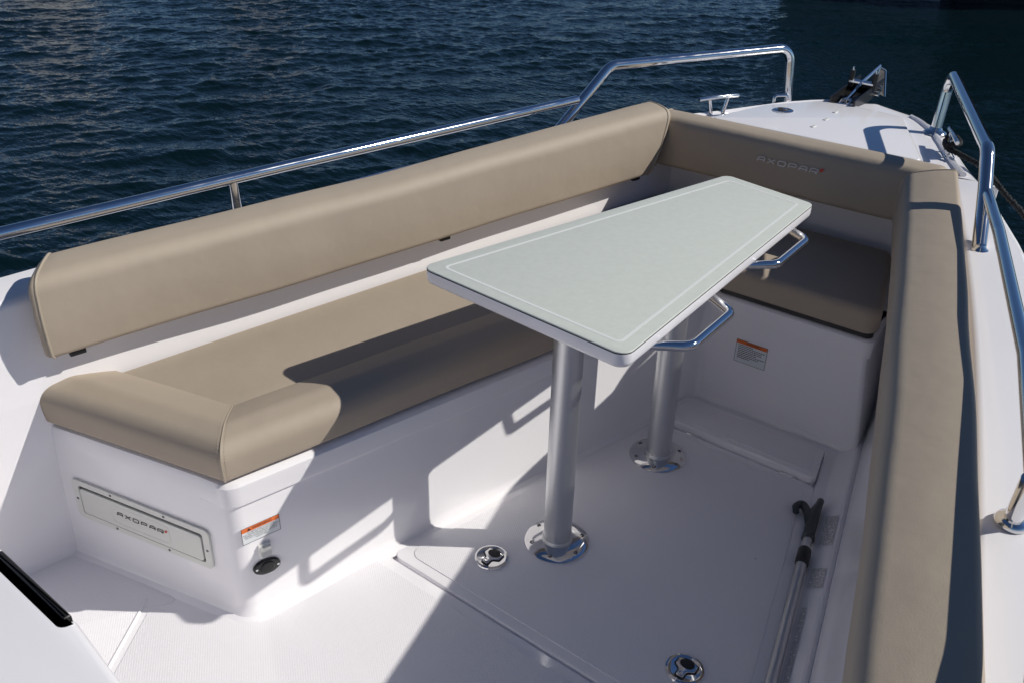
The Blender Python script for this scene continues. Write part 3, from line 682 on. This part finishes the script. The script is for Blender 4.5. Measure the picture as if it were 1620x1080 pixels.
# ------------------------------------------------------------------ cushions
def cushion_sweep(pos, s_arr, prof, r0, r1, shear0=0.0, shear1=0.0, ztop=0.78, wob=0.003, seed=1, skew0=0.0, lift=lambda s: 0.0):
    """upholstered bar: cross-section (offset, height) swept along pos(s) -> (x, y, nx, ny); rounded ends"""
    s0, s1 = s_arr[0], s_arr[-1]; ring = []
    prof = np.array(prof); cenp = prof.mean(0)
    ring = [(s0 + r0 * (1 - math.cos(math.pi / 2 * k / 6)), r0 * (1 - math.sin(math.pi / 2 * k / 6))) for k in range(6)]
    mid = [(s, 0.0) for s in s_arr if s0 + r0 <= s <= s1 - r1]
    ring += [(s0 + r0, 0.0)] + mid[1:-1] + [(s1 - r1, 0.0)]
    ring += [(s1 - r1 * (1 - math.cos(math.pi / 2 * (5 - k) / 6)) , r1 * (1 - math.sin(math.pi / 2 * (5 - k) / 6))) for k in range(6)]
    V = []; F = []; n = len(prof); ph = rnd.uniform(0, 6)
    rr = random.Random(seed); ws = [(rr.uniform(3, 16), rr.uniform(0, 6.3), rr.uniform(-30, 30)) for _ in range(6)]
    for s, ins in ring:
        P = inset(prof if area2(prof) > 0 else prof[::-1], ins) if ins > 1e-6 else (prof if area2(prof) > 0 else prof[::-1])
        for o, z in P:
            w = sum(math.sin(a * s + b + c * z) for a, b, c in ws) / 6 * wob
            sh = shear0 * (z - ztop) * max(0, 1 - (s - s0) / 0.3) + shear1 * (z - ztop) * max(0, 1 - (s1 - s) / 0.3) + skew0 * o * max(0, 1 - (s - s0) / 0.3)
            x, y, nx, ny_ = pos(s + sh); V.append((x + nx * (o + w), y + ny_ * (o + w), z + w * 0.4 + lift(s) * (z - 0.58) / 0.19))
    for i in range(len(ring) - 1):
        for k in range(n): F.append((i * n + k, i * n + (k + 1) % n, (i + 1) * n + (k + 1) % n, (i + 1) * n + k))
    F.append(tuple(range(n))); F.append(tuple(range((len(ring) - 1) * n, len(ring) * n)))
    e0 = V[6 * n - n * 0: 7 * n]; e1 = V[(len(ring) - 7) * n:(len(ring) - 6) * n]
    return V, F, e0, e1
def ypath(f, side):
    def pos(x):
        d = (f(x + 1e-3) - f(x - 1e-3)) / 2e-3; q = math.hypot(1, d); return x, f(x), -d / q * side, side / q
    return pos
def tab(c, u, parent):
    fr = frame(c, u, (0, 0, 1)); return mk('fastening_tab', *slab(rect(0.034, 0.016, 0.003, 3), -0.010, 0.0, 0.002, fr=fr), black, parent)

# port backrest
fp = lin([-0.765, -0.475, -0.082, 0.48, 1.23], [0.806, 0.751, 0.672, 0.572, 0.434])
prof = rprofile([(0.0, 0.571), (-0.012, 0.768), (0.106, 0.780), (0.106, 0.7185), (0.052, 0.714), (0.046, 0.582)], [0.018, 0.036, 0.036, 0.006, 0.008, 0.012], 8, 0.005)
pb = thing('backrest_cushion', 'long sunlit taupe vinyl backrest cushion along the port side below the rail', 'cushion', (0.2, 0.66, 0.585))
V, F, e0, e1 = cushion_sweep(ypath(fp, 1), list(np.linspace(-0.772, 1.235, 120)), prof, 0.020, 0.040, 0.03, 0.36, 0.78, seed=3, skew0=0.65, lift=lambda s: 0.020 * min(1, max(0, (s - 0.1) / 1.0)))
mk('cushion_body', V, F, vinyl, pb, sharp=60)
mk('piping', *tube(e0, 0.0028, 8, True), piping, pb); mk('piping', *tube(e1, 0.0025, 8, True), piping, pb)
for x in (-0.700, 0.288, 1.09): tab((x, fp(x) + 0.024, 0.574), (1, -0.2, 0), pb)
# forward backrest with wordmark
fb_ = thing('backrest_cushion', 'shaded taupe backrest cushion across the bow end with embroidered lettering', 'cushion', (1.27, 0, 0.585))
prof = rprofile([(0.0, 0.588), (0.0, 0.760), (0.120, 0.768), (0.128, 0.612)], [0.022, 0.036, 0.045, 0.02], 8, 0.006)
V, F, e0, e1 = cushion_sweep(lambda s: (1.200, -s, 1.0, 0.0), list(np.linspace(-0.505, 0.432, 60)), prof, 0.025, 0.025, seed=5)
mk('cushion_body', V, F, vinyl, fb_, sharp=60)
mk('piping', *tube(e0, 0.0026, 8, True), piping, fb_)
lt, rd = logo(0.0180, frame((1.1915, 0.004, 0.695), (0, -1, 0), (-1, 0, 0)), 0.0)
mk('lettering', *lt, embro, fb_); mk('red_mark', *rd, red, fb_)
# starboard bolster
fq = lin([-1.3, -0.519, -0.128, 0.46, 1.207], [-1.0, -0.806, -0.705, -0.545, -0.330])
prof = rprofile([(0.0, 0.580), (-0.002, 0.735), (0.134, 0.762), (0.136, 0.612)], [0.025, 0.034, 0.012, 0.02], 8, 0.004)
sb = thing('backrest_cushion', 'taupe vinyl bolster cushion along the starboard side nearest the viewer', 'cushion', (0, -0.73, 0.585))
V, F, e0, e1 = cushion_sweep(ypath(fq, -1), list(np.linspace(-1.32, 1.205, 140)), prof, 0.02, 0.03, seed=8, lift=lambda s: 0.022 * min(1, max(0, (s - 0.3) / 0.9)))
mk('cushion_body', V, F, vinyl, sb, sharp=60)
mk('piping', *tube(e1, 0.0026, 8, True), piping, sb)

# port seat: flat panel, rolled front edge, rolled aft edge, mitred stitched corner
ps = thing('seat_cushion', 'taupe vinyl seat cushion with rolled edges on the port bench', 'cushion', (0.1, 0.5, 0.385))
roll = rprofile([(0.004, 0.393), (0.014, 0.480), (-0.06, 0.493), (-0.150, 0.468), (-0.150, 0.388)], [0.012, 0.044, 0.06, 0.008, 0.004], 8, 0.002, 5)
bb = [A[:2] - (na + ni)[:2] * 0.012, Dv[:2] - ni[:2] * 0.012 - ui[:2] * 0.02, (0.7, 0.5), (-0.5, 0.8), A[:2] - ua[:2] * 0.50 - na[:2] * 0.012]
mk('shade_gap_board', *slab(bb, 0.3855, 0.396, 0.001), black, ps)  # black sheet standing in for the shadow gap under the cushion
# outward normals: na (aft face), ni (inner face); corner mitre direction
def roll_mesh(dirv, nrm, other_n, L, end_r, seed):
    d = np.array(dirv); n_ = np.array(nrm)
    # along the mitre the offset o moves the start point so both rolls meet on the bisector plane
    cosf = n_ @ other_n; k = (1 - cosf) / math.sqrt(max(1e-9, 1 - cosf * cosf))
    P = roll if area2(roll) > 0 else roll[::-1]; V = []; F = []; n = len(P)
    ts = list(np.linspace(0, 1, 50)); rings = [(t, 0) for t in ts[:-1]] + [(1 - (1 - math.cos(math.pi / 2 * (5 - j) / 6)) * end_r / L, end_r * (1 - math.sin(math.pi / 2 * (5 - j) / 6))) for j in range(6)] if end_r else [(t, 0) for t in ts]
    if end_r: rings = [(t, i_) for t, i_ in rings if t <= 1 - end_r / L + 1e-6 or i_ > 0]
    rr = random.Random(seed); ws = [(rr.uniform(4, 18), rr.uniform(0, 6.3), rr.uniform(-20, 20)) for _ in range(5)]
    for t, i_ in rings:
        Q = inset(P, i_) if i_ else P
        for o, z in Q:
            s0 = -o * k
            w = sum(math.sin(a * t * L + b + c * z) for a, b, c in ws) / 5 * 0.003 * min(1, t * 12)
            p = A[:2] + d[:2] * (s0 + (L - s0) * t) + n_[:2] * (o + w); V.append((p[0], p[1], z))
    for i in range(len(rings) - 1):
        for q in range(n): F.append((i * n + q, i * n + (q + 1) % n, (i + 1) * n + (q + 1) % n, (i + 1) * n + q))
    F.append(tuple(range(n))); F.append(tuple(range((len(rings) - 1) * n, len(rings) * n)))
    return V, F, V[:n]
ua2 = -ua
V, F, e0 = roll_mesh(ui, ni, na, 1.49, 0.0, 2); mk('front_roll', V, F, vinyl, ps, sharp=60)
V, F, e1 = roll_mesh(ua2, na, ni, 0.515, 0.020, 6); mk('aft_roll', V, F, vinyl, ps, sharp=60)
seam = [p for p in e0 if p[2] > 0.392]
i0 = min(range(len(e0)), key=lambda i: (e0[i][2], -((e0[i][0] - A[0]) ** 2)))
vis = [np.array(p) for p in e0]
# keep only the outside of the seam ring, from the bottom front over the top to the seat panel
bis = (na + ni); bis /= np.linalg.norm(bis)
vis = sorted([p for p in vis if p[2] > 0.39 and not (((p - A) @ bis) < -0.185 and p[2] < 0.455)], key=lambda p: math.atan2(p[2] - 0.43, (p - A) @ bis + 0.08))
mk('corner_seam', *tube(vis, 0.0014, 8), piping, ps)
def stitches(curve, shift, r=0.0005, st=0.008, du=0.0040, lift=0.0012):
    C = [np.array(p) for p in curve]; out = []; acc = 0
    for a, b in zip(C[:-1], C[1:]):
        L = np.linalg.norm(b - a)
        if L < 1e-6: continue
        d = (b - a) / L; t = 0
        while t < L:
            if acc <= 0:
                p = a + d * t; q = p + d * du; out.append(tube([p + shift, q + shift], r, 5)); acc = st
            step = min(0.001, L); t += step; acc -= step
    return join(*out)
for sh in (ui * 0.008 + np.array([0, 0, 0.0004]) + ni * 0.0004, ua2 * 0.008 + np.array([0, 0, 0.0004]) + na * 0.0004):
    mk('stitching', *stitches(vis, sh), thread, ps)['kind'] = 'stuff'
c0 = A + bis * (-0.140 / (bis @ ni))
pan = [(c0[0], c0[1])]
e_ = Dv[:2] - 0.02 * ui[:2] - ni[:2] * 0.140; pan.append((e_[0], e_[1]))
pan += [(1.25, 0.196), (1.27, 0.48)] + [(x, Wp(x) - 0.010) for x in (0.9, 0.5, 0.1, -0.3)]
lf = A[:2] + ua2[:2] * 0.53 - na[:2] * 0.140; pan += [(lf[0] + 0.01, Wp(lf[0]) - 0.012)]
pan = fillet(pan, [0, 0, 0, 0.02, 0, 0, 0, 0, 0.01], 3, True)
dn = []
for a, b in zip(pan, pan[1:] + pan[:1]):
    k = max(1, int(np.linalg.norm(np.array(b) - np.array(a)) / 0.06)); dn += [np.array(a) + (np.array(b) - np.array(a)) * t / k for t in range(k)]
mk('seat_panel', *slab(dn, 0.386, 0.466, 0.006), vinyl, ps, sharp=50)
# forward seat
fs_ = thing('seat_cushion', 'shaded taupe seat cushion on the forward bench under the table end', 'cushion', (1.05, -0.15, 0.385))
pan = fillet([(0.832, 0.052), (0.832, -0.452), (1.29, -0.335), (1.29, 0.195), (0.845, 0.192)], [0.04, 0.035, 0.03, 0.02, 0.01], 5, True)
dn = []
for a, b in zip(pan, pan[1:] + pan[:1]):
    k = max(1, int(np.linalg.norm(np.array(b) - np.array(a)) / 0.06)); dn += [np.array(a) + (np.array(b) - np.array(a)) * t / k for t in range(k)]
mk('cushion_body', *slab(dn, 0.399, 0.474, 0.024, 0.012, seg=7), vinyl, fs_, sharp=60)
mk('shade_gap_board', *slab(fillet([(0.842, 0.01), (0.842, -0.440), (1.28, -0.33), (1.28, 0.18), (0.91, 0.18)], 0.02, 4, True), 0.3855, 0.402, 0.001), black, fs_)  # shade below the forward seat, put in as a black board

# ------------------------------------------------------------------ loose gear
hook = thing('boat_hook', 'telescopic boat hook with dark plastic head lying along the starboard wall', 'boat hook', (0.2, -0.54, 0.0))
hd = np.array([0.434, 0.100, 0.0]); hd /= np.linalg.norm(hd); hn = np.array([-hd[1], hd[0], 0])
h0 = np.array([0.345, -0.516, 0.020])
HP = lambda a, b, c=0.0: h0 + hd * a + hn * b + np.array([0, 0, c])
mk('outer_tube', *tube([HP(-1.6, 0), HP(-0.045, 0)], 0.0135, 16), mat('anodised_tube', (0.55, 0.56, 0.58), 0.4, 1.0), hook)
mk('grip_collar', *tube([HP(-0.05, 0), HP(-0.046, 0), HP(0.006, 0), HP(0.010, 0)], [0.0150, 0.0165, 0.0165, 0.0145], 16), black, hook)
mk('inner_tube', *tube([HP(0.0, 0), HP(0.06, 0)], 0.0115, 16), alu, hook)
hh = mk('hook_head', *tube([HP(0.050, 0), HP(0.053, 0), HP(0.064, 0), HP(0.068, 0), HP(0.13, 0), HP(0.165, 0), HP(0.205, -0.006), HP(0.225, -0.008), HP(0.229, -0.008)], [0.013, 0.0165, 0.0165, 0.0140, 0.0155, 0.0155, 0.0100, 0.0092, 0.007], 16), bluegrey, hook)
hk = fillet([HP(0.115, 0.004), HP(0.156, 0.014), HP(0.196, 0.036), HP(0.170, 0.050), HP(0.150, 0.045)], [0, 0.03, 0.02, 0.012, 0], 6)
mk('hook_prong', *tube(hk, list(np.linspace(0.0125, 0.0088, len(hk))), 14), bluegrey, hook)

# black mooring rope: turns round the starboard cleat, then aft outside the rail
def rope(name, pts, r, label, grp=None):
    P = [np.array(p, float) for p in pts]; Q = []
    for i in range(len(P) - 1):
        p0, p1, p2, p3 = P[max(0, i - 1)], P[i], P[i + 1], P[min(len(P) - 1, i + 2)]
        for k in range(14):
            t = k / 14; Q.append(0.5 * ((2 * p1) + (-p0 + p2) * t + (2 * p0 - 5 * p1 + 4 * p2 - p3) * t * t + (-p0 + 3 * p1 - 3 * p2 + p3) * t ** 3))
    V, F = [], []
    Q.append(P[-1]); T = thing(name, label, 'rope', tuple(P[0]))
    ln = np.cumsum([0] + [np.linalg.norm(b - a) for a, b in zip(Q[:-1], Q[1:])])
    for k in range(3):
        S = []
        for i, q in enumerate(Q):
            t = Q[min(i + 1, len(Q) - 1)] - Q[max(0, i - 1)]; t /= np.linalg.norm(t); u = np.cross(t, [0, 0, 1.0]); u /= np.linalg.norm(u) + 1e-9; w = np.cross(u, t)
            a = ln[i] * 160 + k * 2.094; S.append(q + r * 0.5 * (math.cos(a) * u + math.sin(a) * w))
        mk('strand', *tube(S, r * 0.58, 8), rope_m, T)
    return T
cz = zf(1.6) + 0.03
C0 = np.array([1.54, -0.368, 0]); cd = np.array([math.cos(math.radians(22)), math.sin(math.radians(22)), 0]); cn = np.array([-cd[1], cd[0], 0])
K = lambda a, b, z: tuple(C0 + cd * a + cn * b + np.array([0, 0, z]))
rope('mooring_rope', [K(0.03, 0.012, cz), K(-0.03, 0.02, cz + 0.004), K(-0.052, 0.0, cz + 0.012), K(-0.02, -0.02, cz + 0.010), K(0.03, -0.015, cz + 0.012), K(0.045, 0.004, cz + 0.008), K(-0.03, 0.016, cz - 0.004), K(-0.07, -0.02, cz - 0.012), (1.42, -0.495, zd(1.4) + 0.022), (1.25, -0.590, zd(1.2) + 0.018), (1.0, -0.715, zd(1.0) + 0.010), (0.82, -0.815, 0.58), (0.55, -0.93, 0.46), (0.1, -1.10, 0.40), (-0.5, -1.26, 0.42)], 0.0085,
     'black mooring rope made fast to the starboard bow cleat')

# ------------------------------------------------------------------ neighbouring boats, backlit at the top right
def moored(name, label, c, ang, L, Bm, H, m, cabin=True):
    T = thing(name, label, 'boat', (c[0], c[1], -0.42), 'boats moored beyond the bow')
    ca, sa = math.cos(ang), math.sin(ang); X = lambda a, b, z: (c[0] + ca * a - sa * b, c[1] + sa * a + ca * b, z - 0.42)
    secs = []
    for i in range(31):
        t = i / 30; a = -L / 2 + L * t; w = Bm / 2 * (1 - max(0, (t - 0.45) / 0.55) ** 2.2) * (0.9 + 0.1 * min(1, t * 4)); sh = H * (1 + 0.18 * max(0, t - 0.4) ** 1.5)
        rk = 0.12 * L * max(0, t - 0.6)
        secs.append([np.array(X(a + rk * z, s * w * k, sh * z)) for s, z, k in [(1, -0.25, 0.55), (1, 0.0, 0.80), (1, 0.25, 0.9), (1, 0.6, 0.96), (1, 0.92, 1.0), (1, 0.93, 1.015), (1, 1.0, 1.015), (0, 1.02, 0.0), (-1, 1.0, 1.015), (-1, 0.93, 1.015), (-1, 0.92, 1.0), (-1, 0.6, 0.96), (-1, 0.25, 0.9), (-1, 0.0, 0.80), (-1, -0.25, 0.55)]])
    V, F = loft(secs); F.append(tuple(range(15))); mk('hull', V, F, m, T)
    if cabin:
        P = fillet([(-0.30 * L, -0.32 * Bm), (0.12 * L, -0.32 * Bm), (0.24 * L, -0.18 * Bm), (0.24 * L, 0.18 * Bm), (0.12 * L, 0.32 * Bm), (-0.30 * L, 0.32 * Bm)], 0.2, 4, True)
        fr = lambda a, b, z: np.array(X(a, b, z))
        cb = mk('cabin', *slab(P, H * 0.98, H + 1.5, 0.15, fr=fr), m, T)
        mk('window_band', *ringplate(inset(P, -0.02), inset(P, 0.02), H + 0.75, H + 1.2, fr), glass, cb)
        mk('mast', *tube([X(-0.05 * L, 0, H + 1.4), X(-0.08 * L, 0, H + 3.6)], 0.06, 10), m, T)
    return T


moored('moored_boat', 'backlit grey boat hull moored at the top edge right of centre', (17.5, 4.55), math.radians(12), 9.0, 3.0, 1.7, greyhull)
moored('moored_boat', 'dark navy hull at the top right corner, in shade', (21.2, 2.05), math.radians(8), 13.0, 4.6, 3.8, navyhull)
paleh = mat('white_hull_paint', (0.78, 0.77, 0.74), 0.3)
moored('moored_boat', 'pale boat beyond the top left edge, mirrored as light streaks on the water', (10.0, 22.6), math.radians(64), 8.0, 2.4, 1.3, paleh)
moored('moored_boat', 'pale boat beyond the top edge left of centre, mirrored as light streaks', (15.8, 21.6), math.radians(52), 8.0, 2.2, 1.2, paleh)
